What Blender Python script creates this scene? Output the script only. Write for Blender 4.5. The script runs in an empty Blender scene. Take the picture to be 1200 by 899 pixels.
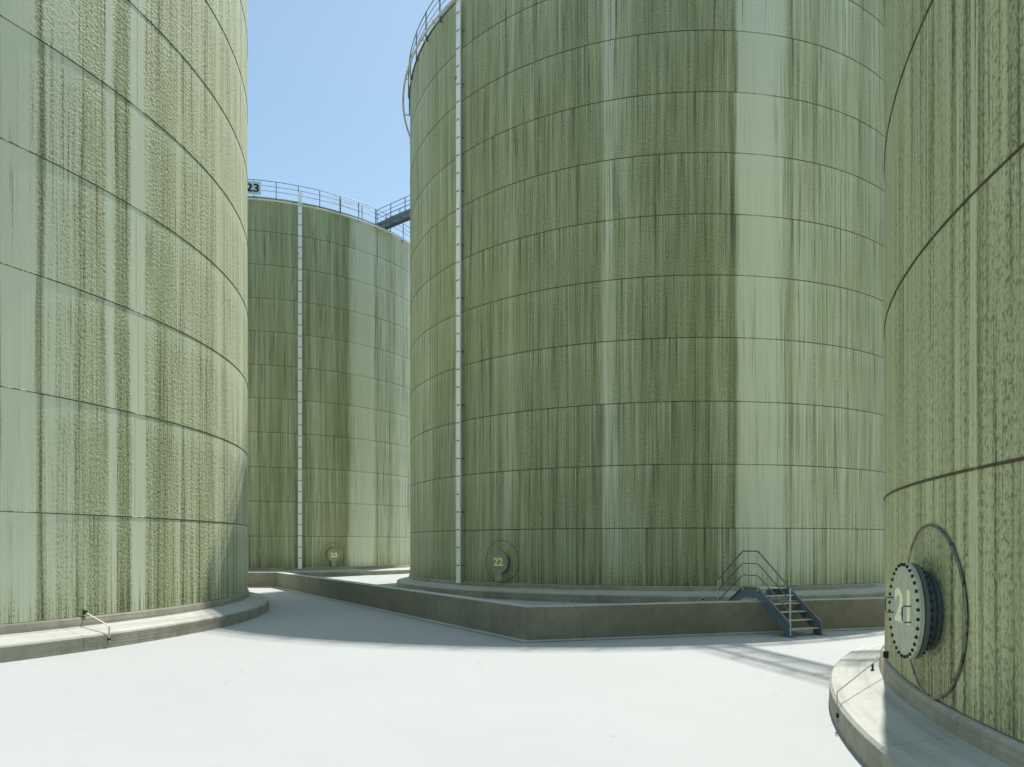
import bpy, math, random
from mathutils import Vector, Matrix
random.seed(7)
scene = bpy.context.scene
col = scene.collection
PI = math.pi

# ------------------------------------------------------------------ camera
EYE = 2.3
FPX = 819.8            # focal length in pixels of a 1200 px wide frame
cam_data = bpy.data.cameras.new('camera')
cam_data.sensor_width = 36.0
cam_data.lens = 36.0 * FPX / 1200.0
cam_data.shift_y = 190.2 / 1200.0
cam_data.clip_start = 0.1
cam_data.clip_end = 6000.0
cam = bpy.data.objects.new('camera', cam_data)
cam.location = (0, 0, EYE)
cam.rotation_euler = (PI / 2, 0, 0)
col.objects.link(cam)
scene.camera = cam

# ------------------------------------------------------------------ sky and sun
SUN_EL = math.radians(63.4)
SUN_AZ = math.atan2(0.472, 0.882)          # to the right of the view direction
world = bpy.data.worlds.new('World')
scene.world = world
world.use_nodes = True
wn = world.node_tree
wn.nodes.clear()
sky = wn.nodes.new('ShaderNodeTexSky')
sky.sky_type = 'NISHITA'
sky.sun_disc = False
sky.sun_elevation = SUN_EL
sky.sun_rotation = SUN_AZ
sky.altitude = 0.0
sky.air_density = 1.0
sky.dust_density = 0.6
sky.ozone_density = 0.0
bg = wn.nodes.new('ShaderNodeBackground')
bg.inputs['Strength'].default_value = 0.12
wo = wn.nodes.new('ShaderNodeOutputWorld')
tint = wn.nodes.new('ShaderNodeMix')          # a touch of haze: less violet than the clear-air model
tint.data_type = 'RGBA'; tint.blend_type = 'MULTIPLY'
tint.inputs[0].default_value = 1.0
tint.inputs[7].default_value = (0.95, 1.01, 0.90, 1)
wn.links.new(sky.outputs[0], tint.inputs[6])
wn.links.new(tint.outputs[2], bg.inputs['Color'])
wn.links.new(bg.outputs[0], wo.inputs['Surface'])

sun_data = bpy.data.lights.new('sun', 'SUN')
sun_data.energy = 3.4
sun_data.angle = math.radians(0.53)
sun_data.color = (1.0, 0.93, 0.855)
sun = bpy.data.objects.new('sun', sun_data)
sdir = Vector((math.sin(SUN_AZ) * math.cos(SUN_EL), math.cos(SUN_AZ) * math.cos(SUN_EL), math.sin(SUN_EL)))
sun.rotation_euler = sdir.to_track_quat('Z', 'Y').to_euler()
sun.location = sdir * 80
col.objects.link(sun)

scene.view_settings.view_transform = 'Standard'
scene.view_settings.look = 'None'
scene.view_settings.exposure = 0.72
scene.view_settings.gamma = 1.0
scene.view_settings.use_curve_mapping = False
scene.cycles.max_bounces = 6
scene.cycles.diffuse_bounces = 4
scene.cycles.glossy_bounces = 2
scene.cycles.use_adaptive_sampling = True
scene.cycles.adaptive_threshold = 0.025

# ------------------------------------------------------------------ measured layout
R = 13.875
TANKS = {'22': (7.897, 42.044), 'W': (-22.752, 20.945), '21': (17.992, 4.268), '23': (-21.317, 65.193)}
BASE_Z = 0.68
SEAMS = [z + EYE for z in (0.716, 3.288, 5.824, 8.396, 10.909, 13.370, 15.844, 18.293, 20.767, 23.216)]
RIM_Z = 25.66 + EYE
LEVELS = [BASE_Z] + SEAMS + [RIM_Z]

def surface_angle(k, x, rr=R):
    """angle round tank k at which the sight line through column x meets it"""
    X, Y = TANKS[k]
    a = (x - 600) / FPX
    A = 1 + a * a; B = a * X + Y; C = X * X + Y * Y - rr * rr
    t = (B - math.sqrt(max(B * B - A * C, 0))) / A
    return math.atan2(t - Y, a * t - X)
def facing(k):
    X, Y = TANKS[k]
    return math.atan2(-Y, -X)

# ------------------------------------------------------------------ node helpers
class NT:
    def __init__(s, mat):
        mat.use_nodes = True
        s.t = mat.node_tree; s.t.nodes.clear()
    def n(s, typ, **kw):
        nd = s.t.nodes.new(typ)
        for k, v in kw.items(): setattr(nd, k, v)
        return nd
    def l(s, a, b): s.t.links.new(a, b)
    def put(s, sock, v):
        if hasattr(v, 'links') or isinstance(v, bpy.types.NodeSocket): s.l(v, sock)
        else: sock.default_value = v
    def m(s, op, a, b=0.0, c=0.0, clamp=False):
        nd = s.n('ShaderNodeMath', operation=op, use_clamp=clamp)
        s.put(nd.inputs[0], a); s.put(nd.inputs[1], b)
        if len(nd.inputs) > 2: s.put(nd.inputs[2], c)
        return nd.outputs[0]
    def vec(s, x, y, z):
        nd = s.n('ShaderNodeCombineXYZ')
        for i, v in enumerate((x, y, z)): s.put(nd.inputs[i], v)
        return nd.outputs[0]
    def noise(s, v, scale=1.0, detail=2.0, rough=0.5, dist=0.0):
        nd = s.n('ShaderNodeTexNoise')
        s.put(nd.inputs['Vector'], v)
        nd.inputs['Scale'].default_value = scale; nd.inputs['Detail'].default_value = detail
        nd.inputs['Roughness'].default_value = rough; nd.inputs['Distortion'].default_value = dist
        return nd.outputs[0]
    def rng(s, v, a, b, c=0.0, d=1.0, smooth=False):
        nd = s.n('ShaderNodeMapRange')
        if smooth: nd.interpolation_type = 'SMOOTHSTEP'
        s.put(nd.inputs[0], v)
        for i, q in enumerate((a, b, c, d)): s.put(nd.inputs[1 + i], q)
        return nd.outputs[0]
    def mix(s, f, a, b, mode='MIX'):
        nd = s.n('ShaderNodeMix', data_type='RGBA', blend_type=mode)
        s.put(nd.inputs[0], f)
        for i, v in ((6, a), (7, b)):
            if isinstance(v, tuple): nd.inputs[i].default_value = (v[0], v[1], v[2], 1)
            else: s.l(v, nd.inputs[i])
        return nd.outputs[2]
    def ramp(s, v, stops):
        nd = s.n('ShaderNodeValToRGB')
        s.put(nd.inputs[0], v)
        e = nd.color_ramp.elements
        while len(e) > 1: e.remove(e[-1])
        e[0].position = stops[0][0]; q = stops[0][1]
        e[0].color = (q, q, q, 1) if not isinstance(q, tuple) else (*q, 1)
        for p, q in stops[1:]:
            el = e.new(p); el.color = (q, q, q, 1) if not isinstance(q, tuple) else (*q, 1)
        return nd.outputs[0]
    def bump(s, h, dist, strength=1.0, normal=None):
        nd = s.n('ShaderNodeBump')
        s.put(nd.inputs['Height'], h); s.put(nd.inputs['Distance'], dist); s.put(nd.inputs['Strength'], strength)
        if normal is not None: s.l(normal, nd.inputs['Normal'])
        return nd.outputs[0]
    def out(s, color, rough=0.6, metal=0.0, normal=None, spec=0.5):
        b = s.n('ShaderNodeBsdfPrincipled')
        if isinstance(color, tuple): b.inputs['Base Color'].default_value = (*color, 1)
        else: s.l(color, b.inputs['Base Color'])
        s.put(b.inputs['Roughness'], rough); s.put(b.inputs['Metallic'], metal)
        s.put(b.inputs['Specular IOR Level'], spec)
        if normal is not None: s.l(normal, b.inputs['Normal'])
        o = s.n('ShaderNodeOutputMaterial')
        s.l(b.outputs[0], o.inputs['Surface'])
def newmat(name):
    m = bpy.data.materials.new(name)
    return m, NT(m)

# ------------------------------------------------------------------ materials
PROFILE = {   # how grimy the cladding is round each tank: (image column, 0 washed .. 1 grimy)
 '22': [(480,.66),(500,.62),(548,.74),(585,.70),(596,.54),(602,.54),(610,.72),(690,.74),(704,.80),(710,.40),(719,.42),(725,.70),(738,.62),(755,.74),(776,.80),(800,.84),(834,.82),(842,.62),(854,.68),(860,.96),(863,.50),(867,.20),(882,.10),(902,.12),(918,.34),(926,.60),(934,.38),(950,.55),(975,.50),(1008,.66),(1035,.70)],
 'W': [(0,.22),(22,.10),(40,.26),(46.5,1.0),(49.5,1.0),(53,.30),(72,.42),(84,.34),(100,.60),(123,.74),(127,.16),(133,.20),(137,.76),(150,.78),(155,.10),(167,.08),(171,.58),(188,.70),(204,.56),(209,.28),(214,.60),(236,.52),(250,.56),(255,.28),(262,.52),(276,.40),(288,.40)],
 '21': [(1037,.42),(1050,.48),(1057,.66),(1062,.46),(1078,.54),(1082,.64),(1088,.40),(1104,.56),(1115,.58),(1118,.90),(1121,.88),(1124,.44),(1136,.60),(1145,.28),(1148,.30),(1150,.98),(1154,.92),(1157,.55),(1172,.66),(1180,.52),(1190,.70),(1200,.62)],
 '23': [(291,.74),(299,.60),(304,.72),(330,.70),(336,.56),(346,.74),(360,.76),(368,.52),(376,.60),(388,.54),(396,.78),(407,.80),(411,.34),(418,.12),(437,.12),(441,.56),(448,.42),(456,.56),(466,.36),(480,.34)],
}
PALETTE = {   # washed paint, weathered paint, grimy paint, drip
 '22': ((.640,.685,.525), (.422,.455,.268), (.262,.290,.140), (.056,.056,.028)),
 'W':  ((.670,.712,.525), (.500,.538,.325), (.320,.352,.178), (.042,.042,.022)),
 '21': ((.555,.588,.340), (.450,.478,.252), (.312,.325,.155), (.056,.045,.019)),
 '23': ((.610,.650,.485), (.412,.444,.255), (.265,.294,.145), (.062,.062,.032)),
}
PITS = {'22': (.385, .445), 'W': (.415, .455), '21': (.428, .464), '23': (.37, .44)}   # how much of the coating is pitted
def shell_mat(name, k, bias=0.0, relief=1.0, seam=False):
    mat, N = newmat(name)
    X, Y = TANKS[k]
    d0 = facing(k)
    geo = N.n('ShaderNodeNewGeometry')
    sep = N.n('ShaderNodeSeparateXYZ'); N.l(geo.outputs['Position'], sep.inputs[0])
    px = N.m('SUBTRACT', sep.outputs[0], X); py = N.m('SUBTRACT', sep.outputs[1], Y)
    c, s = math.cos(-d0), math.sin(-d0)
    ax = N.m('SUBTRACT', N.m('MULTIPLY', px, c), N.m('MULTIPLY', py, s))
    ay = N.m('ADD', N.m('MULTIPLY', px, s), N.m('MULTIPLY', py, c))
    u = N.m('MULTIPLY', N.m('ARCTAN2', ay, ax), R)
    z = sep.outputs[2]
    tc = N.n('ShaderNodeTexCoord')
    sl = N.n('ShaderNodeSeparateXYZ'); N.l(tc.outputs['Object'], sl.inputs[0])
    lz = sl.outputs[2]
    seed = {'22': 3.0, 'W': 41.0, '21': 77.0, '23': 113.0}[k]
    # measured streak profile
    pts = []
    for x, d in PROFILE[k]:
        a = surface_angle(k, x) - d0
        a = (a + PI) % (2 * PI) - PI
        pts.append((a * R, d))
    pts.sort()
    u0, u1 = pts[0][0], pts[-1][0]
    wob = N.m('MULTIPLY', N.m('SUBTRACT', N.noise(N.vec(N.m('MULTIPLY', u, 2.0), N.m('MULTIPLY', z, .12), seed), 1, 0), .5), .16)
    oi = N.n('ShaderNodeObjectInfo')                 # each plate weathered a little differently
    wob = N.m('ADD', wob, N.m('MULTIPLY', N.m('SUBTRACT', oi.outputs['Random'], .5), .14 if k in ('22', '23') else .05))
    prof = N.ramp(N.rng(N.m('ADD', u, wob), u0, u1), [((a - u0) / (u1 - u0), d) for a, d in pts])
    # streaks of several widths
    def streak(fu, fz, det=2.0, off=0.0, rough=.55):
        return N.noise(N.vec(N.m('MULTIPLY', u, fu), N.m('MULTIPLY', z, fz), seed + off), 1, det, rough)
    sA = streak(1.1, .03, 2, 1); sB = streak(5.0, .07, 2, 5); sC = streak(23.0, .22, 2, 9, .7)
    blotch = streak(.35, .16, 2, 21)
    D = N.m('ADD', prof, bias)
    D = N.m('ADD', D, N.m('MULTIPLY', N.m('SUBTRACT', sA, .5), .26))
    D = N.m('ADD', D, N.m('MULTIPLY', N.m('SUBTRACT', sB, .5), .56))
    D = N.m('ADD', D, N.m('MULTIPLY', N.m('SUBTRACT', sC, .5), 1.10))
    D = N.m('ADD', D, N.m('MULTIPLY', N.m('SUBTRACT', blotch, .5), .24))
    # the top of each course is a little paler
    D = N.m('SUBTRACT', D, N.rng(lz, 1.8, 2.5, 0, .15 if k == 'W' else .05, True))
    # splash growth near the foot
    foot = N.m('MULTIPLY', N.rng(z, BASE_Z + .05, BASE_Z + 1.15, 1, 0, True), N.rng(sB, .38, .66))
    D = N.m('ADD', D, N.m('MULTIPLY', foot, .36))
    Dc = N.m('ADD', D, 0.0, clamp=True)
    wash, weath, grime, drip = PALETTE[k]
    colr = N.ramp(Dc, [(0.02, wash), (.30, tuple(a * .70 + b * .30 for a, b in zip(wash, weath))), (.52, weath), (.80, grime), (1.0, tuple(g * .74 for g in grime))])
    # orange-peel coating, sagging in little ripples
    peel = N.noise(N.vec(N.m('MULTIPLY', u, 10.0), N.m('MULTIPLY', z, 13.0), seed), 1, 2, .6)
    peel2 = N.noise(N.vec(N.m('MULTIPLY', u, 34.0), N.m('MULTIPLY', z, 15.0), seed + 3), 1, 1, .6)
    rough_cols = N.rng(Dc, .20, .55, 0, 1, True)
    # dark specks where grime sits in the pits
    pit = N.rng(N.m('ADD', N.m('MULTIPLY', peel, .36), N.m('MULTIPLY', peel2, .64)), PITS[k][0], PITS[k][1], 1, 0, True)
    specks = N.m('MULTIPLY', N.m('MULTIPLY', pit, rough_cols), N.rng(sB, .34, .60, .35, 1.0))
    colr = N.mix(N.m('MULTIPLY', specks, .58 if k == '21' else .74), colr, drip)
    # coating ridges painted paler, as highlights on the relief
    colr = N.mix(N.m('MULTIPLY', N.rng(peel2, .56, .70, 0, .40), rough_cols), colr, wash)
    # thin dark drip lines
    dl = N.rng(N.m('ADD', N.m('MULTIPLY', sB, .4), N.m('MULTIPLY', sC, .6)), .565, .625, 0, 1, True)
    brk = N.rng(peel, .40, .56, .25, 1, True)
    colr = N.mix(N.m('MULTIPLY', N.m('MULTIPLY', N.m('MULTIPLY', dl, brk), rough_cols), .80), colr, drip)
    blots = N.m('MULTIPLY', N.rng(Dc, .90, 1.0, 0, .35 if k == '22' else .70), N.rng(peel, .44, .56, .1, 1))
    colr = N.mix(blots, colr, drip)
    # grime curtains above the foundation
    und = N.m('MULTIPLY', N.rng(N.m('SUBTRACT', z, BASE_Z), .02, .50, 1, 0, True), N.rng(sC, .48, .60))
    colr = N.mix(N.m('MULTIPLY', und, .50), colr, drip)
    # slight green growth here and there
    moss = N.rng(sA, .48, .66, 0, .20, True)
    colr = N.mix(N.m('MULTIPLY', moss, rough_cols), colr, (.25, .32, .13))
    # runs that start under each seam and thin out on the way down, different on every plate
    inf = N.n('ShaderNodeObjectInfo')
    run = N.noise(N.vec(N.m('MULTIPLY', u, 11.0), N.m('MULTIPLY', z, .08), N.m('MULTIPLY', inf.outputs['Random'], 60.0)), 1, 1, .6)
    fade = N.rng(lz, .3, 2.5, .1, 1)
    colr = N.mix(N.m('MULTIPLY', N.m('MULTIPLY', N.rng(run, .60, .68, 0, .62, True), fade), rough_cols), colr, drip)
    colr = N.mix(N.m('MULTIPLY', N.rng(run, .40, .32, 0, .38, True), fade), colr, wash)
    if seam: colr = N.mix(N.rng(Dc, .35, .75, .10, .86), colr, drip)
    info = N.n('ShaderNodeObjectInfo')
    tone = N.rng(info.outputs['Random'], 0, 1, .975, 1.025)
    hsv = N.n('ShaderNodeHueSaturation'); N.l(tone, hsv.inputs['Value']); N.l(colr, hsv.inputs['Color'])
    colr = hsv.outputs[0]
    if seam:
        N.out(colr, .6, 0, None, .4); return mat
    h = N.m('ADD', N.m('MULTIPLY', peel, .9), N.m('MULTIPLY', peel2, .6))
    amp = N.m('ADD', N.m('MULTIPLY', rough_cols, (.034 if k == '21' else .022) * relief), .003 * relief)
    nrm = N.bump(h, amp, 1.0)
    N.out(colr, N.rng(Dc, .1, .7, .34, .74), 0, nrm, .7)
    return mat

def concrete(name, base, dark, board=False, spec=.35, streaks=True, top=None):
    mat, N = newmat(name)
    geo = N.n('ShaderNodeNewGeometry')
    P = geo.outputs['Position']
    sep = N.n('ShaderNodeSeparateXYZ'); N.l(P, sep.inputs[0])
    a = N.noise(P, .7, 5, .6); b = N.noise(P, 5.0, 4, .65); c = N.noise(P, 60, 2, .6)
    f = N.rng(N.m('ADD', N.m('MULTIPLY', a, .65), N.m('MULTIPLY', b, .35)), .36, .66, 0, 1, True)
    colr = N.mix(f, base, dark)
    sv = N.vec(N.m('MULTIPLY', sep.outputs[0], 5.0), N.m('MULTIPLY', sep.outputs[1], 5.0), N.m('MULTIPLY', sep.outputs[2], .7))
    if streaks:
        st = N.rng(N.noise(sv, 1, 3, .6), .56, .76, 0, .38, True)
        colr = N.mix(st, colr, tuple(q * .62 for q in dark))
    if top:      # upward faces painted paler, standing in for sun and sky light
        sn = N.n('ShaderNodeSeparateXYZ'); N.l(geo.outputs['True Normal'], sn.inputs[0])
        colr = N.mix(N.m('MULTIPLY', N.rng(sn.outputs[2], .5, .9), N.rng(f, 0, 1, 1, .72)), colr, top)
    spk = N.rng(c, .66, .74, 0, .35)
    colr = N.mix(spk, colr, tuple(q * .6 for q in dark))
    h = N.m('ADD', N.m('MULTIPLY', b, .5), N.m('MULTIPLY', c, .25))
    if board:
        bl = N.noise(N.vec(N.m('MULTIPLY', sep.outputs[0], .25), N.m('MULTIPLY', sep.outputs[1], .25), N.m('MULTIPLY', sep.outputs[2], 26.0)), 1, 2, .6)
        h = N.m('ADD', h, N.m('MULTIPLY', bl, 1.2))
        colr = N.mix(N.rng(bl, .5, .72, 0, .35), colr, tuple(q * .7 for q in dark))
    N.out(colr, .82, 0, N.bump(h, .008, 1.0), spec)
    return mat

def metal(name, colr, dirt, rough=.5, met=0.0, amount=.5):
    mat, N = newmat(name)
    geo = N.n('ShaderNodeNewGeometry'); P = geo.outputs['Position']
    sep = N.n('ShaderNodeSeparateXYZ'); N.l(P, sep.inputs[0])
    v = N.vec(N.m('MULTIPLY', sep.outputs[0], 9), N.m('MULTIPLY', sep.outputs[1], 9), N.m('MULTIPLY', sep.outputs[2], 1.8))
    f = N.rng(N.m('ADD', N.m('MULTIPLY', N.noise(v, 1, 4, .6), .6), N.m('MULTIPLY', N.noise(P, 14, 3, .6), .4)), .46, .68, 0, amount, True)
    N.out(N.mix(f, colr, dirt), N.rng(f, 0, 1, rough, min(1, rough + .25)), met, N.bump(N.noise(P, 40, 2), .001, .6), .5)
    return mat

def ground_mat():
    mat, N = newmat('pale_concrete_yard')
    geo = N.n('ShaderNodeNewGeometry'); P = geo.outputs['Position']
    a = N.noise(P, .22, 5, .6); b = N.noise(P, 1.8, 5, .62, .4); c = N.noise(P, 45, 2, .6); d = N.noise(P, 7, 4, .6)
    colr = N.mix(N.rng(a, .35, .68, 0, 1, True), (.420, .450, .454), (.402, .431, .435))
    colr = N.mix(N.rng(b, .50, .78, 0, .16, True), colr, (.35, .37, .36))
    colr = N.mix(N.rng(d, .60, .78, 0, .14, True), colr, (.34, .355, .34))
    # brushed finish running across the yard
    sep = N.n('ShaderNodeSeparateXYZ'); N.l(P, sep.inputs[0])
    br = N.noise(N.vec(N.m('MULTIPLY', sep.outputs[0], .7), N.m('MULTIPLY', sep.outputs[1], 11.0), 0.0), 1, 3, .6)
    colr = N.mix(N.rng(br, .5, .8, 0, .16), colr, (.35, .375, .37))
    # small round drip stains and grit
    vor = N.n('ShaderNodeTexVoronoi'); N.l(P, vor.inputs['Vector']); vor.inputs['Scale'].default_value = 1.1
    vr = N.m('GREATER_THAN', N.noise(vor.outputs['Position'], 5.3, 0), .60)
    sp = N.m('MULTIPLY', N.rng(vor.outputs['Distance'], .015, .05, .5, 0, True), vr)
    colr = N.mix(sp, colr, (.20, .20, .17))
    # hairline cracks
    vc = N.n('ShaderNodeTexVoronoi', feature='DISTANCE_TO_EDGE')
    wv = N.n('ShaderNodeVectorMath', operation='ADD'); N.l(P, wv.inputs[0])
    nz = N.n('ShaderNodeTexNoise'); N.l(P, nz.inputs['Vector']); nz.inputs['Scale'].default_value = 1.2; nz.inputs['Detail'].default_value = 4
    N.l(nz.outputs['Color'], wv.inputs[1]); N.l(wv.outputs[0], vc.inputs['Vector']); vc.inputs['Scale'].default_value = .16
    cr = N.m('MULTIPLY', N.rng(vc.outputs['Distance'], .0006, .0022, .42, 0), N.rng(N.noise(P, .5, 2), .5, .62))
    colr = N.mix(cr, colr, (.22, .22, .19))
    h = N.m('ADD', N.m('MULTIPLY', c, .35), N.m('MULTIPLY', d, .6))
    N.out(colr, .78, 0, N.bump(h, .006, .8), .4)
    return mat

M = {}
for k in TANKS:
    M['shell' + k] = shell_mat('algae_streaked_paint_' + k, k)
    M['seam' + k] = shell_mat('grimy_seam_paint_' + k, k, .42, .5, True)
M['pad21'] = shell_mat('grimy_pad_paint_21', '21', .16)
M['ground'] = ground_mat()
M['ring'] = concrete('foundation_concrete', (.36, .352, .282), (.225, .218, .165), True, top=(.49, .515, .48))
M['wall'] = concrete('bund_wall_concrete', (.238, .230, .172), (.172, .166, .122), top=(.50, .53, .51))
M['ring_top'] = M['ring']
M['rail'] = metal('blue_grey_galvanised_rail', (.15, .172, .178), (.09, .10, .10), .5, .2)
M['pale_pipe'] = metal('pale_weathered_pipe', (.66, .65, .57), (.30, .29, .22), .55, 0)
M['white'] = metal('white_painted_metal', (.90, .92, .90), (.55, .57, .53), .4, 0, .25)
M['stair'] = metal('blue_grey_stair_steel', (.135, .180, .200), (.085, .105, .112), .45, .2)
M['tread'] = metal('pale_stair_tread', (.52, .54, .50), (.25, .25, .21), .55, .2)
M['cover'] = metal('weathered_manhole_plate', (.47, .50, .37), (.36, .385, .27), .55, 0, .8)
M['cover22'] = metal('grimy_manhole_plate', (.33, .35, .26), (.20, .215, .14), .6, 0, .9)
M['neck'] = metal('blue_grey_neck_paint', (.095, .125, .135), (.085, .088, .055), .5, .1, .9)
M['bolt'] = metal('blackened_bolt', (.022, .024, .02), (.05, .04, .025), .5, .4)
M['edge'] = metal('bare_edge_metal', (.22, .21, .16), (.035, .030, .018), .45, .3, .95)
M['number'] = metal('cream_stencil_paint', (.90, .88, .58), (.78, .76, .48), .6)
M['number22'] = metal('yellow_stencil_paint', (.92, .92, .34), (.80, .80, .28), .6)
M['signboard'] = metal('pale_blue_signboard', (.50, .62, .64), (.40, .50, .52), .5)
M['black'] = metal('black_paint', (.012, .012, .014), (.02, .02, .02), .5)
M['red'] = metal('red_tag_paint', (.45, .04, .025), (.3, .03, .02), .5)
M['core'] = metal('dark_light_block', (.035, .037, .022), (.02, .02, .012), .8)
M['strap'] = metal('galvanised_strap', (.50, .50, .44), (.22, .21, .16), .5, .3)
M['roof'] = concrete('tank_roof_paint', (.36, .38, .32), (.24, .25, .19), streaks=False)

# ------------------------------------------------------------------ mesh helpers
class MB:
    def __init__(s): s.v = []; s.f = []
    def add(s, v, f):
        o = len(s.v); s.v += [tuple(p) for p in v]; s.f += [tuple(i + o for i in q) for q in f]; return s
    def box(s, c, d, rz=0.0, bev=0.0):
        x, y, z = d[0] / 2, d[1] / 2, d[2] / 2
        b = min(bev, x * .9, y * .9, z * .9)
        if b <= 0:
            v = [(i, j, k) for i in (-x, x) for j in (-y, y) for k in (-z, z)]
            f = [(0, 1, 3, 2), (4, 6, 7, 5), (0, 4, 5, 1), (2, 3, 7, 6), (0, 2, 6, 4), (1, 5, 7, 3)]
        else:
            lay = []
            for zz, q in ((-z, b), (-z + b, 0), (z - b, 0), (z, b)):
                xx, yy = x - q, y - q
                cc = 0 if q else b
                if q: ring = [(-xx + b*0, -yy), (xx, -yy), (xx, yy), (-xx, yy)]
                lay.append((zz, xx, yy, q))
            v = []; f = []
            for zz, xx, yy, q in lay:
                e = 0.0 if q else b
                e = b * .5 if q else b
                v += [(-xx + e, -yy, zz), (xx - e, -yy, zz), (xx, -yy + e, zz), (xx, yy - e, zz), (xx - e, yy, zz), (-xx + e, yy, zz), (-xx, yy - e, zz), (-xx, -yy + e, zz)]
            for L in range(3):
                for i in range(8):
                    j = (i + 1) % 8
                    f.append((L * 8 + i, L * 8 + j, L * 8 + 8 + j, L * 8 + 8 + i))
            f.append(tuple(range(7, -1, -1))); f.append(tuple(range(24, 32)))
        cs, sn = math.cos(rz), math.sin(rz)
        return s.add([(c[0] + p[0] * cs - p[1] * sn, c[1] + p[0] * sn + p[1] * cs, c[2] + p[2]) for p in v], f)
    def tube(s, pts, r, n=8, closed=False, cap=True):
        pts = [Vector(p) for p in pts]; m = len(pts); o = len(s.v); prev = None
        for i, p in enumerate(pts):
            if closed: t = pts[(i + 1) % m] - pts[i - 1]
            else: t = pts[min(i + 1, m - 1)] - pts[max(i - 1, 0)]
            t.normalize()
            up = Vector((0, 0, 1)) if abs(t.z) < .9 else Vector((1, 0, 0))
            if prev is not None and abs(prev.dot(t)) < .95: up = prev
            a = t.cross(up).normalized(); b = a.cross(t).normalized(); prev = b
            sc = 1.0
            if 0 < i < m - 1 or closed:
                d1 = (pts[i] - pts[i - 1]).normalized(); d2 = (pts[(i + 1) % m] - pts[i]).normalized()
                cosh = math.sqrt(max(.25, (1 + d1.dot(d2)) / 2)); sc = 1 / cosh
            for q in range(n):
                an = 2 * PI * q / n
                s.v.append(tuple(p + (a * math.cos(an) * sc + b * math.sin(an)) * r))
        for i in range(m if closed else m - 1):
            j = (i + 1) % m
            for q in range(n):
                w = (q + 1) % n
                s.f.append((o + i * n + q, o + i * n + w, o + j * n + w, o + j * n + q))
        if cap and not closed:
            s.f.append(tuple(o + q for q in range(n - 1, -1, -1)))
            s.f.append(tuple(o + (m - 1) * n + q for q in range(n)))
        return s
    def bar(s, a, b, w, h, up=(0, 0, 1)):
        """rectangular bar from a to b, w across, h along up"""
        a, b = Vector(a), Vector(b); t = (b - a).normalized(); up = Vector(up)
        sd = t.cross(up).normalized(); u = sd.cross(t).normalized()
        v = []
        for p in (a, b):
            for i, j in ((-1, -1), (1, -1), (1, 1), (-1, 1)): v.append(p + sd * (w / 2 * i) + u * (h / 2 * j))
        return s.add(v, [(0, 3, 2, 1), (4, 5, 6, 7), (0, 1, 5, 4), (1, 2, 6, 5), (2, 3, 7, 6), (3, 0, 4, 7)])
    def lathe(s, prof, n=64, a0=0.0, a1=2 * PI, axis='z', loop=False):
        """revolve (radius, height) pairs; full turn when a1-a0 is 2 pi"""
        full = abs(a1 - a0 - 2 * PI) < 1e-6
        o = len(s.v); m = n if full else n + 1; k = len(prof)
        for i in range(m):
            a = a0 + (a1 - a0) * i / n
            for r, h in prof:
                if axis == 'z': s.v.append((r * math.cos(a), r * math.sin(a), h))
                else: s.v.append((h, r * math.cos(a), r * math.sin(a)))
        for i in range(n):
            j = (i + 1) % m
            for q in range(k if loop else k - 1):
                w = (q + 1) % k
                s.f.append((o + i * k + q, o + j * k + q, o + j * k + w, o + i * k + w))
        if not full and loop:
            s.f.append(tuple(o + q for q in range(k))); s.f.append(tuple(o + n * k + q for q in range(k - 1, -1, -1)))
        return s
    def prism(s, poly, o, ex, ey, ez, th):
        """polygon (x,y) in plane ex,ey at o, thickness th along ez (centred)"""
        o, ex, ey, ez = Vector(o), Vector(ex), Vector(ey), Vector(ez)
        n = len(poly)
        v = [o + ex * p[0] + ey * p[1] - ez * th / 2 for p in poly] + [o + ex * p[0] + ey * p[1] + ez * th / 2 for p in poly]
        f = [tuple(range(n - 1, -1, -1)), tuple(range(n, 2 * n))] + [(i, (i + 1) % n, n + (i + 1) % n, n + i) for i in range(n)]
        return s.add(v, f)
    def mesh(s, name, mat, smooth=None):
        me = bpy.data.meshes.new(name); me.from_pydata(s.v, [], s.f); me.validate()
        import bmesh
        bm = bmesh.new(); bm.from_mesh(me); bmesh.ops.recalc_face_normals(bm, faces=bm.faces); bm.to_mesh(me); bm.free()
        me.materials.append(mat)
        if smooth is not None:
            for p in me.polygons: p.use_smooth = True
            me.set_sharp_from_angle(angle=math.radians(smooth))
        return me
    def build(s, name, mat, parent=None, smooth=None): return link(name, s.mesh(name, mat, smooth), parent)

def link(name, data, parent=None, loc=(0, 0, 0), rz=0.0):
    o = bpy.data.objects.new(name, data); col.objects.link(o)
    o.location = loc; o.rotation_euler = (0, 0, rz)
    if parent is not None: o.parent = parent
    return o
def tag(o, label=None, cat=None, group=None, kind=None):
    if label: o['label'] = label
    if cat: o['category'] = cat
    if group: o['group'] = group
    if kind: o['kind'] = kind
    return o
def empty(name, loc, rz=0.0):
    o = link(name, None, None, loc, rz); o.empty_display_size = .5; return o

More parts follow.
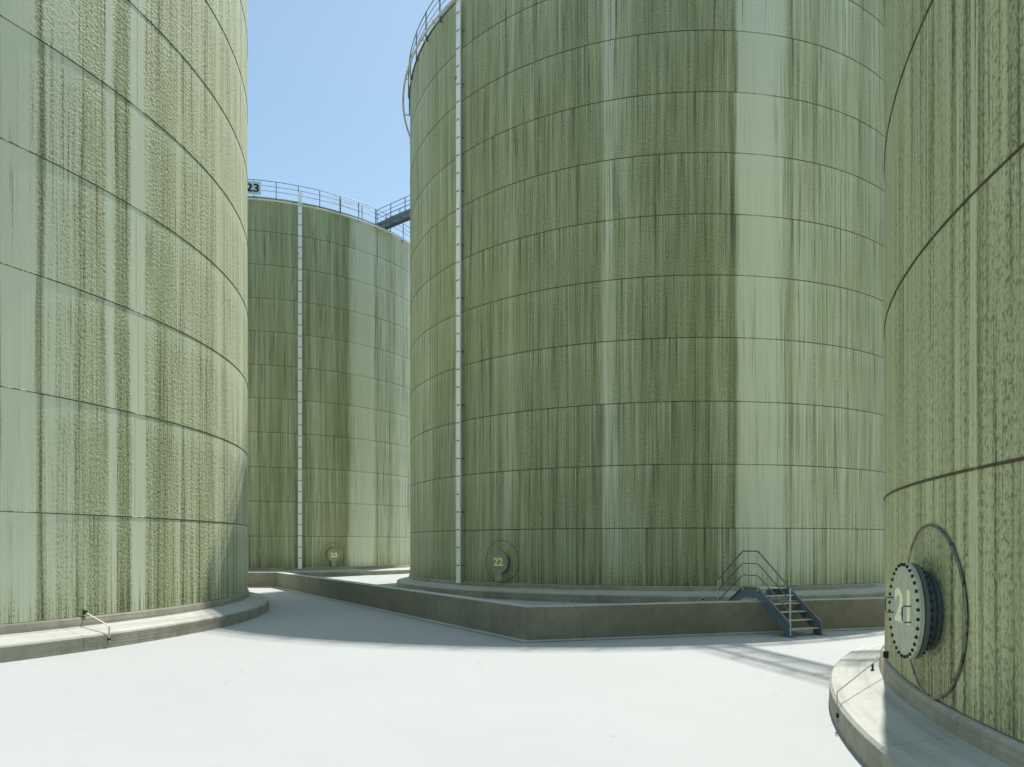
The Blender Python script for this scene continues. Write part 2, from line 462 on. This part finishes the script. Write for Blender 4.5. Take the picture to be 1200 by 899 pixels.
def text_mesh(txt, w, h, mat, bold=.02, depth=.003):
    """lettering in the local y-z plane, facing +x, centred"""
    cu = bpy.data.curves.new('lettering', 'FONT'); cu.body = txt; cu.size = 1.0
    cu.align_x = 'CENTER'; cu.align_y = 'CENTER'; cu.offset = bold; cu.extrude = depth; cu.resolution_u = 4
    cu.space_character = 1.02
    tmp = bpy.data.objects.new('lettering', cu); col.objects.link(tmp)
    dg = bpy.context.evaluated_depsgraph_get()
    me = bpy.data.meshes.new_from_object(tmp.evaluated_get(dg))
    bpy.data.objects.remove(tmp); bpy.data.curves.remove(cu)
    ys = [v.co.y for v in me.vertices]; xs_ = [v.co.x for v in me.vertices]
    cy = (max(ys) + min(ys)) / 2; cx = (max(xs_) + min(xs_)) / 2
    for v in me.vertices:
        x, y, z = v.co; v.co = (z, (x - cx) * w / (max(xs_) - min(xs_)), (y - cy) * h / (max(ys) - min(ys)))
    me.materials.clear(); me.materials.append(mat)
    return me

# ------------------------------------------------------------------ ground
g = MB()
S = 2500
g.add([(-S, -S, 0), (S, -S, 0), (S, S, 0), (-S, S, 0)], [(0, 1, 2, 3)])
tag(g.build('yard_ground', M['ground']), kind='structure')

# ------------------------------------------------------------------ tanks
NPL = 12
STEP = 2 * PI / NPL
GAP = .006 / R
def plate_mesh(h, mat):
    b = .006; g0 = .006
    prof = [(R - .022, g0), (R - .005, g0), (R, g0 + b), (R, h - g0 - b), (R - .005, h - g0), (R - .022, h - g0)]
    return MB().lathe(prof, 14, GAP, STEP - GAP, loop=True).mesh('shell_plate', mat, 25)
def pol(r, a, z): return (r * math.cos(a), r * math.sin(a), z)

seam_me = {}
core_me = MB().lathe([(R - .03, BASE_Z + .01), (R - .03, RIM_Z - .02)], 120).mesh('light_block_core', M['core'], 30)  # added core behind the plates, blocks light through their gaps
roof_me = MB().lathe([(R + .06, RIM_Z - .03), (R + .06, RIM_Z + .07), (R - .05, RIM_Z + .10), (7.0, RIM_Z + .85), (.02, RIM_Z + 1.45)], 120).mesh('roof', M['roof'], 30)

TANK_INFO = {
 '22': ('green streaked storage tank numbered 22 behind the low concrete wall and steel steps', 860.0),
 'W':  ('sunlit pale green storage tank without a number at the left edge', 160.0),
 '21': ('rough olive storage tank numbered 21 close by at the right edge', 1150.0),
 '23': ('farthest green storage tank, numbered 23, its whole height in view', 442.0)}
FOUND = {
 '22': 'round stepped concrete foundation under tank 22 inside the low wall',
 'W':  'sunlit round concrete foundation at lower left with a bent metal strap over it',
 '21': 'round concrete foundation half in shadow at lower right under tank 21',
 '23': 'distant round concrete foundation under tank 23'}
roots = {}
ring_prof = [(R + .75, 0.0), (R + .75, .30), (R + .715, .338), (R + .09, .465), (R + .075, .475), (R + .055, .64), (R + .03, BASE_Z - .004), (R - .35, BASE_Z - .004), (R - .35, 0.0)]
NSEG = 18
RG = .004 / R
ring_me = MB().lathe(ring_prof, 12, RG, 2 * PI / NSEG - RG, loop=True).mesh('concrete_segment', M['ring'], 28)
for k, (X, Y) in TANKS.items():
    label, joint = TANK_INFO[k]
    root = tag(empty('storage_tank', (X, Y, 0)), label, 'tank', 'cylindrical storage tanks')
    roots[k] = root
    a_joint = surface_angle(k, joint)
    link('light_block_core', core_me, root)
    link('roof', roof_me, root)
    rnd = random.Random(k)
    for c in range(len(LEVELS) - 1):
        me = plate_mesh(LEVELS[c + 1] - LEVELS[c], M['shell' + k])
        off = a_joint + rnd.uniform(-.004, .004)
        if c in (0, 4, 7, 8, 9, 10): off += STEP * (.18, .5, .36)[c % 3]
        for i in range(NPL):
            link('shell_plate', me, root, (0, 0, LEVELS[c]), off + i * STEP)
    q = .016
    sm = MB().lathe([(R - .02, -q), (R + q * .6, -q), (R + q * .75, -q * .7), (R + q * .75, q * .5), (R + .003, q), (R - .02, q)], 180, loop=True).mesh('girth_seam', M['seam' + k], 35)
    for z in SEAMS: link('girth_seam', sm, root, (0, 0, z))
    # foundation
    f = tag(empty('ring_foundation', (X, Y, 0)), FOUND[k], 'foundation', 'round concrete tank foundations')
    a0 = surface_angle(k, {'W': 72, '21': 1000, '22': 700, '23': 400}[k], R + .02) if k != '21' else facing(k) - .06
    for i in range(NSEG): link('concrete_segment', ring_me, f, (0, 0, 0), a0 + i * 2 * PI / NSEG)

# ------------------------------------------------------------------ manholes
def angle_for(k, x, r):
    """angle of the point at radius r, on the near side, seen in column x"""
    X, Y = TANKS[k]; best = None
    d0 = facing(k)
    for i in range(-3000, 3001):
        a = d0 + i * .0005
        px, py = X + r * math.cos(a), Y + r * math.sin(a)
        if py < 1 or (px * math.cos(a) + py * math.sin(a)) > 0: continue
        e = abs(600 + FPX * px / py - x)
        if best is None or e < best[0]: best = (e, a)
    return best[1]
def manhole(k, x, ntxt, cover_mat, num_mat, handles, support, num_bold):
    root = roots[k]; CR = .52; NL = .21
    a = surface_angle(k, x)
    cz = EYE - .70
    X, Y = TANKS[k]
    # neck: tube with a welded flange
    nk = MB().lathe([(.40, -.05), (.40, NL - .05), (.505, NL - .05), (.515, NL - .045), (.515, NL - .008), (.505, NL - .003), (.1, NL - .003)], 56, axis='x')
    nk.lathe([(.40, .03), (.425, .035), (.43, .06), (.40, .075)], 56, axis='x')
    neck = link('manhole', nk.mesh('manhole', M['neck'], 30), root, (R * math.cos(a), R * math.sin(a), cz), a)
    cv = MB().lathe([(CR - .01, NL + .002), (CR, NL + .010), (CR, NL + .045), (CR - .012, NL + .056), (.012, NL + .058)], 64, axis='x')
    cv.v.append((NL + .058, 0, 0))
    n = len(cv.v) - 1
    for i in range(64): cv.f.append((n, i * 5 + 4, ((i + 1) % 64) * 5 + 4))
    link('cover', cv.mesh('cover', cover_mat, 35), neck)
    bl = MB()
    for i in range(32):
        an = 2 * PI * (i + .5) / 32; r = CR - .022
        cy, cc = r * math.cos(an), r * math.sin(an)
        o = len(bl.v)
        for xx, rr in ((NL + .05, .019), (NL + .072, .019), (NL + .076, .014)):
            for q in range(6):
                t = q * PI / 3 + an; bl.v.append((xx, cy + rr * math.cos(t), cc + rr * math.sin(t)))
        for L in range(2):
            for q in range(6): bl.f.append((o + L * 6 + q, o + L * 6 + (q + 1) % 6, o + L * 6 + 6 + (q + 1) % 6, o + L * 6 + 6 + q))
        bl.f.append(tuple(o + 12 + q for q in range(6)))
    tag(link('cover_bolts', bl.mesh('cover_bolts', M['bolt'] if k == '21' else cover_mat), neck), kind='stuff')
    nut = MB()
    for i in range(32):
        an = 2 * PI * (i + .5) / 32; r = CR - .042
        nut.box((NL - .068, r * math.cos(an), r * math.sin(an)), (.03, .03, .03), 0)
    tag(link('flange_nuts', nut.mesh('flange_nuts', M['bolt']), neck), kind='stuff')
    # reinforcing pad bent round the shell, with its raised edge
    pad = MB(); n = 72; rings = (.39, .55, .72, .915, .93)
    for i in range(n):
        t = 2 * PI * i / n
        for j, r in enumerate(rings):
            y, z = r * math.cos(t), r * math.sin(t)
            rr = R + (.016 if j < 4 else -.01); b = y / R
            pad.v.append((rr * math.cos(b) - R, rr * math.sin(b), z))
    q = len(rings)
    for i in range(n):
        for j in range(q - 1): pad.f.append((i * q + j, ((i + 1) % n) * q + j, ((i + 1) % n) * q + j + 1, i * q + j + 1))
    link('reinforcing_pad', pad.mesh('reinforcing_pad', M['pad21'] if k == '21' else M['shell' + k], 30), neck)
    rim = []
    for i in range(n):
        t = 2 * PI * i / n; y, z = .92 * math.cos(t), .92 * math.sin(t); b = y / R
        rr = R + .016; rim.append((rr * math.cos(b) - R, rr * math.sin(b), z))
    link('pad_edge', MB().tube(rim, .016 if k == '21' else .012, 6, True).mesh('pad_edge', M['edge'] if k == '21' else M['seam' + k], 60), neck)
    tm = text_mesh(ntxt, .54, .37, num_mat, num_bold)
    link('number', tm, neck, (NL + .061, -.03 if k == '21' else .01, .05 if k == '21' else 0))
    for hy, hz in handles:
        h = MB().tube([(NL + .05, hy, hz + .085), (NL + .125, hy, hz + .085), (NL + .14, hy, hz + .07), (NL + .14, hy, hz - .07), (NL + .125, hy, hz - .085), (NL + .05, hy, hz - .085)], .008, 8)
        link('handle', h.mesh('handle', M['neck'], 50), neck)
    if support:
        link('support_bracket', MB().box((.14, 0, -.66), (.26, .30, .42), 0, .01).mesh('support_bracket', cover_mat), neck)
manhole('22', 588.0, '22', M['cover22'], M['number22'], (), True, .035)
manhole('23', 389.8, '23', M['cover22'], M['number22'], (), True, .04)
manhole('21', 1091.0, '21', M['cover'], M['number'], ((-.37, .03), (.25, -.02)), False, .03)

# ------------------------------------------------------------------ risers (vertical white ladders)
def ladder(k, x):
    root = roots[k]; a = angle_for(k, x, R + .25)
    bot = BASE_Z - .12; top = RIM_Z + .75; off = .24; hw = .125
    lb = MB()
    for s in (-1, 1): lb.bar((off, s * hw, bot), (off, s * hw, top), .035, .075, (1, 0, 0))
    L = link('ladder', lb.mesh('ladder', M['white']), root, (R * math.cos(a), R * math.sin(a), 0), a)
    seg = (top - bot) / 34
    pm = MB().box((0, 0, 0), (.018, 2 * hw - .035, seg - .06), 0, .004).mesh('infill_panel', M['white'])
    rm = MB().tube([(0, -hw, 0), (0, hw, 0)], .016, 8).mesh('rung', M['rail'], 40)
    bmh = MB().box((-.13, -hw, 0), (.24, .03, .05)).box((-.13, hw, 0), (.24, .03, .05)).mesh('standoff_bracket', M['rail'])
    for i in range(34):
        link('infill_panel', pm, L, (off + .012, 0, bot + (i + .5) * seg))
        if i: link('rung', rm, L, (off + .03, 0, bot + i * seg))
        if i % 3 == 1 and bot + i * seg < RIM_Z: link('standoff_bracket', bmh, L, (off, 0, bot + i * seg))
    link('red_tag', MB().box((off + .05, -hw - .02, SEAMS[8] + 1.0), (.02, .12, .10)).mesh('red_tag', M['red']), L)
ladder('22', 537.0)
ladder('23', 351.5)

# ------------------------------------------------------------------ rim pipe and roof railing
def rim_gear(k):
    root = roots[k]
    pr = R + .40; pz = RIM_Z - .30
    pts = [pol(pr, 2 * PI * i / 160, pz) for i in range(160)]
    pipe = link('ring_pipe', MB().tube(pts, .058, 10, True).mesh('ring_pipe', M['pale_pipe'], 60), root)
    br = MB().bar((R - .02, 0, pz - .10), (pr, 0, pz - .02), .05, .05).mesh('pipe_bracket', M['pale_pipe'])
    jn = MB().box((pr, 0, pz), (.15, .10, .15), 0, .02).mesh('pipe_coupling', M['pale_pipe'])
    for i in range(28):
        link('pipe_bracket', br, pipe, (0, 0, 0), 2 * PI * (i + .3) / 28)
        if i % 2 == 0: link('pipe_coupling', jn, pipe, (0, 0, 0), 2 * PI * (i + .72) / 28)
    rr = R + .10; z0 = RIM_Z
    m = MB()
    for z, r in ((z0 + 1.25, .026), (z0 + .88, .018), (z0 + .52, .018)):
        m.tube([pol(rr, 2 * PI * i / 168, z) for i in range(168)], r, 6, True)
    rail = link('roof_railing', m.mesh('roof_railing', M['rail'], 60), root)
    pm = MB().box((rr, 0, z0 + .50), (.05, .05, 1.50)).box((R + .04, 0, z0 - .17), (.12, .05, .10)).mesh('railing_post', M['rail'])
    for i in range(56): link('railing_post', pm, rail, (0, 0, 0), 2 * PI * (i + .5) / 56)
rim_gear('22'); rim_gear('23')

# number board on the railing of the far tank
a = surface_angle('23', 296.5)
sg = link('number_board', MB().box((R + .16, 0, RIM_Z + .62), (.03, 1.15, .95), 0, .005).mesh('number_board', M['signboard']), roots['23'], (0, 0, 0), a)
sg['label'] = 'pale blue board with black 23 on the railing'
link('number', text_mesh('23', .92, .62, M['black'], .035), sg, (R + .179, 0, RIM_Z + .62))
# raised landing with its own short railing on the far roof
a = surface_angle('23', 420)
lm = MB().box((R - 1.5, 0, RIM_Z + .55), (.9, 2.4, .10)).box((R - 1.5, -1.0, RIM_Z + .28), (.7, .08, .56)).box((R - 1.5, 1.0, RIM_Z + .28), (.7, .08, .56))
for z in (1.70, 1.25): lm.tube([(R - 1.1, -1.6, RIM_Z + z), (R - 1.1, 1.6, RIM_Z + z)], .024, 6)
for y in (-.95, .95): lm.box((R - 1.1, y, RIM_Z + 1.1), (.05, .05, 1.2))
link('roof_landing', lm.mesh('roof_landing', M['rail']), roots['23'], (0, 0, 0), a)

# ------------------------------------------------------------------ footbridges between the roofs
def bridge(ka, kb, label):
    A, B = Vector((*TANKS[ka], 0)), Vector((*TANKS[kb], 0))
    d = (B - A).normalized(); a = math.atan2(d.y, d.x)
    p0 = A + d * (R - .25); L = (B - A).length - 2 * R + .5
    z = RIM_Z + .28; hw = .45
    root = tag(empty('footbridge', (p0.x, p0.y, z), a), label, 'footbridge', 'footbridges between tank roofs')
    bm_ = MB().bar((0, 0, -.09), (L, 0, -.09), .075, .22).mesh('edge_beam', M['rail'])
    for s in (-1, 1): link('edge_beam', bm_, root, (0, s * hw, 0))
    cm = MB().box((0, 0, -.12), (.06, 2 * hw - .08, .08)).mesh('cross_member', M['rail'])
    n = int(L / 1.2)
    for i in range(n + 1): link('cross_member', cm, root, (.1 + (L - .2) * i / n, 0, 0))
    gr = MB()
    for i in range(14):
        y = -hw + .06 + (2 * hw - .12) * i / 13
        gr.bar((.02, y, -.018), (L - .02, y, -.018), .008, .032)
    tag(link('deck_grating', gr.mesh('deck_grating', M['rail']), root), kind='stuff')
    pm = MB().box((0, 0, .52), (.05, .05, 1.12)).mesh('railing_post', M['rail'])
    m = int(L / 1.5)
    for s in (-1, 1):
        h = MB()
        for zz, r in ((1.08, .026), (.72, .018), (.38, .018)): h.tube([(0, 0, zz), (L, 0, zz)], r, 6)
        hr = link('handrail', h.mesh('handrail', M['rail'], 60), root, (0, s * (hw + .03), 0))
        for i in range(m + 1): link('railing_post', pm, hr, (.1 + (L - .2) * i / m, 0, 0))
bridge('22', '23', 'steel footbridge high up joining tank 23 to tank 22')
bridge('22', '21', 'steel footbridge overhead whose railing shadows fall beside tank 21')

# ------------------------------------------------------------------ low bund wall
WH = .835; WT = .42
path = [(-60.0, 38.6), (-13.0, 38.6), (.35, 16.72), (40.0, 27.6)]     # outer face, yard side
def offset_path(p, d):
    out = []
    for i in range(len(p)):
        def nrm(a, b):
            t = Vector((b[0] - a[0], b[1] - a[1])).normalized(); return Vector((-t.y, t.x))
        q = Vector(p[i])
        if i == 0: n = nrm(p[0], p[1]); out.append(q + n * d)
        elif i == len(p) - 1: n = nrm(p[-2], p[-1]); out.append(q + n * d)
        else:
            n1, n2 = nrm(p[i - 1], p[i]), nrm(p[i], p[i + 1]); b = (n1 + n2).normalized()
            out.append(q + b * (d / b.dot(n1)))
    return out
wall = tag(empty('bund_wall', (0, 0, 0)), 'low angled concrete wall running in front of tank 22, crossed by steel steps', 'wall')
layers = [(0.0, 0.0), (0.0, WH - .012), (.012, WH), (WT - .012, WH), (WT, WH - .012), (WT, 0.0)]
offs = [offset_path(path, d) for d, z in layers]
for i in range(len(path) - 1):
    t = Vector((path[i + 1][0] - path[i][0], path[i + 1][1] - path[i][1])).normalized()
    m = MB()
    for e, s in ((i, 1), (i + 1, -1)):
        for (d, z), o in zip(layers, offs):
            p = o[e] + t * (.004 * s); m.v.append((p.x, p.y, z))
    n = len(layers)
    for q in range(n): m.f.append((q, (q + 1) % n, n + (q + 1) % n, n + q))
    m.f.append(tuple(range(n))); m.f.append(tuple(range(2 * n - 1, n - 1, -1)))
    m.build('wall_section', M['wall'], wall)
# mortar fillet along the wall's foot
fo = [offset_path(path, d) for d in (-.14, -.13, .01)]
m = MB()
for e in range(len(path)):
    for o, z in zip(fo, (.004, .020, .045)): m.v.append((o[e].x, o[e].y, z))
for i in range(len(path) - 1):
    for q in range(2): m.f.append((i * 3 + q, i * 3 + 3 + q, i * 3 + 4 + q, i * 3 + 1 + q))
m.build('foot_fillet', M['wall'], wall)

# ------------------------------------------------------------------ steel steps over the wall
d = Vector((-.40, .917, 0)).normalized(); sx = Vector((d.y, -d.x, 0))     # d goes over the wall, sx to the right
F0 = Vector((7.02, 17.60, 0))
rz = math.atan2(d.y, d.x)
root = tag(empty('crossover_stairs', F0, rz), 'blue grey steel steps with one handrail crossing over the low wall', 'stairs')
# local x: over the wall, local y: left (right stringer at negative y)
W = 1.02; RUN = 1.12; PL = .58; TOP = 1.185
e = RUN + PL; tot = 2 * RUN + PL
poly = [(0, 0), (0, .34), (RUN, TOP), (e, TOP), (tot, .34), (tot, 0), (tot - .25, 0), (tot - .25, .10), (e + .06, .86), (e - .02, .905), (RUN + .10, .905), (RUN, .86), (.25, .10), (.25, 0)]
def stringer(y):
    o = link('stringer', MB().prism(poly, (0, 0, 0), (1, 0, 0), (0, 0, 1), (0, 1, 0), .012).mesh('stringer', M['stair']), root, (0, y, 0))
    fl = MB()
    tp = [(0, 0), (0, .34), (RUN, TOP), (e, TOP), (tot, .34), (tot, 0)]
    for p, q in zip(tp[:-1], tp[1:]):
        fl.bar((p[0], 0, p[1]), (q[0], 0, q[1]), .055, .012, (0, 0, 1) if abs(q[0] - p[0]) > .01 else (1, 0, 0))
    link('flange', fl.mesh('flange', M['rail']), o, (0, (.022 if y > -.5 else -.022), 0))
    for xx in (.10, tot - .10): link('foot_plate', MB().box((xx, 0, .008), (.42, .18, .012)).mesh('foot_plate', M['stair']), o)
stringer(0.0); stringer(-W)
tm = MB().box((0, -W / 2, 0), (.20, W - .03, .026), 0, .004).mesh('tread', M['tread'])
for i in range(5):
    z = TOP * (i + 1) / 6 - .02
    x = .02 + RUN * (i + .45) / 5.3
    link('tread', tm, root, (x + .03, 0, z)); link('tread', tm, root, (tot - x - .03, 0, z))
link('platform', MB().box((RUN + PL / 2, -W / 2, TOP - .03), (PL - .02, W - .03, .035), 0, .006).mesh('platform', M['tread']), root)
HR = .97
rp = [(.0, .34), (RUN, TOP), (e, TOP), (tot - .12, .44)]
h = MB()
for k_, r in ((1.0, .021), (.66, .016), (.33, .016)):
    h.tube([(p[0], .03, p[1] + HR * k_ * (1 if 0 < i < 3 else .92)) for i, p in enumerate(rp)], r, 8)
hr = link('handrail', h.mesh('handrail', M['stair'], 50), root)
for px_, z0, z1 in ((.0, .02, .34 + HR * .92), (RUN, TOP - .1, TOP + HR), (e, TOP - .1, TOP + HR), (tot - .12, .05, .44 + HR * .92)):
    link('railing_post', MB().box((px_, .03, (z0 + z1) / 2), (.042, .03, z1 - z0), 0, .006).mesh('railing_post', M['tread']), hr)
# hook that clamps the steps to the wall
link('wall_clamp', MB().box((RUN - .05, -.03, .80), (.05, .06, .24), 0, .008).box((RUN - .02, -.10, .74), (.06, .04, .10)).mesh('wall_clamp', M['strap']), root)

# ------------------------------------------------------------------ earthing straps and markers on the foundations
def strap(k, x, x_end, w=.045, mat='strap'):
    root = roots[k]; a = surface_angle(k, x); ae = angle_for(k, x_end, R + .765)
    P = [pol(R - .01, a, BASE_Z + .09), pol(R + .07, a, BASE_Z + .085), pol(R + .755, ae, .50), pol(R + .765, ae, .49), pol(R + .765, ae, .10)]
    m = MB()
    out = Vector((math.cos(ae), math.sin(ae), 0))
    for p, q in zip(P[:-1], P[1:]):
        vert = abs(q[2] - p[2]) > .3
        m.bar(p, q, w, .008, out if vert else (0, 0, 1))
    o = link('earthing_strap', m.mesh('earthing_strap', M[mat]), root)
    link('clamp_block', MB().box((R + .03, 0, BASE_Z + .10), (.07, .08, .09), 0, .008).mesh('clamp_block', M['bolt']), o, (0, 0, 0), a)
    link('clip', MB().box((R + .765, 0, .20), (.03, .08, .05), 0, .005).mesh('clip', M['bolt']), o, (0, 0, 0), ae)
strap('W', 99, 128, .035); strap('21', 1041, 981, .014, 'rail'); strap('22', 806, 824)
def marker(k, x, y, label):
    X, Y = TANKS[k]
    zz = .42; D = FPX * (EYE - zz) / (y - 639.7)
    p = ((x - 600) / FPX * D, D)
    a = math.atan2(p[1] - Y, p[0] - X)
    o = MB().box((0, 0, .05), (.03, .075, .10), 0, .006).box((0, 0, -.02), (.06, .10, .05)).build('levelling_marker', M['bolt'])
    o.location = (p[0], p[1], .465 - .127 * (math.hypot(p[0] - X, p[1] - Y) - R - .09) / .66); o.rotation_euler = (0, 0, a)
    tag(o, label, 'marker', 'small levelling markers')
marker('W', 204.5, 721, 'small dark metal marker on the sunlit left foundation ledge')
marker('21', 1022.5, 788, 'small dark metal marker on the right foundation ledge')
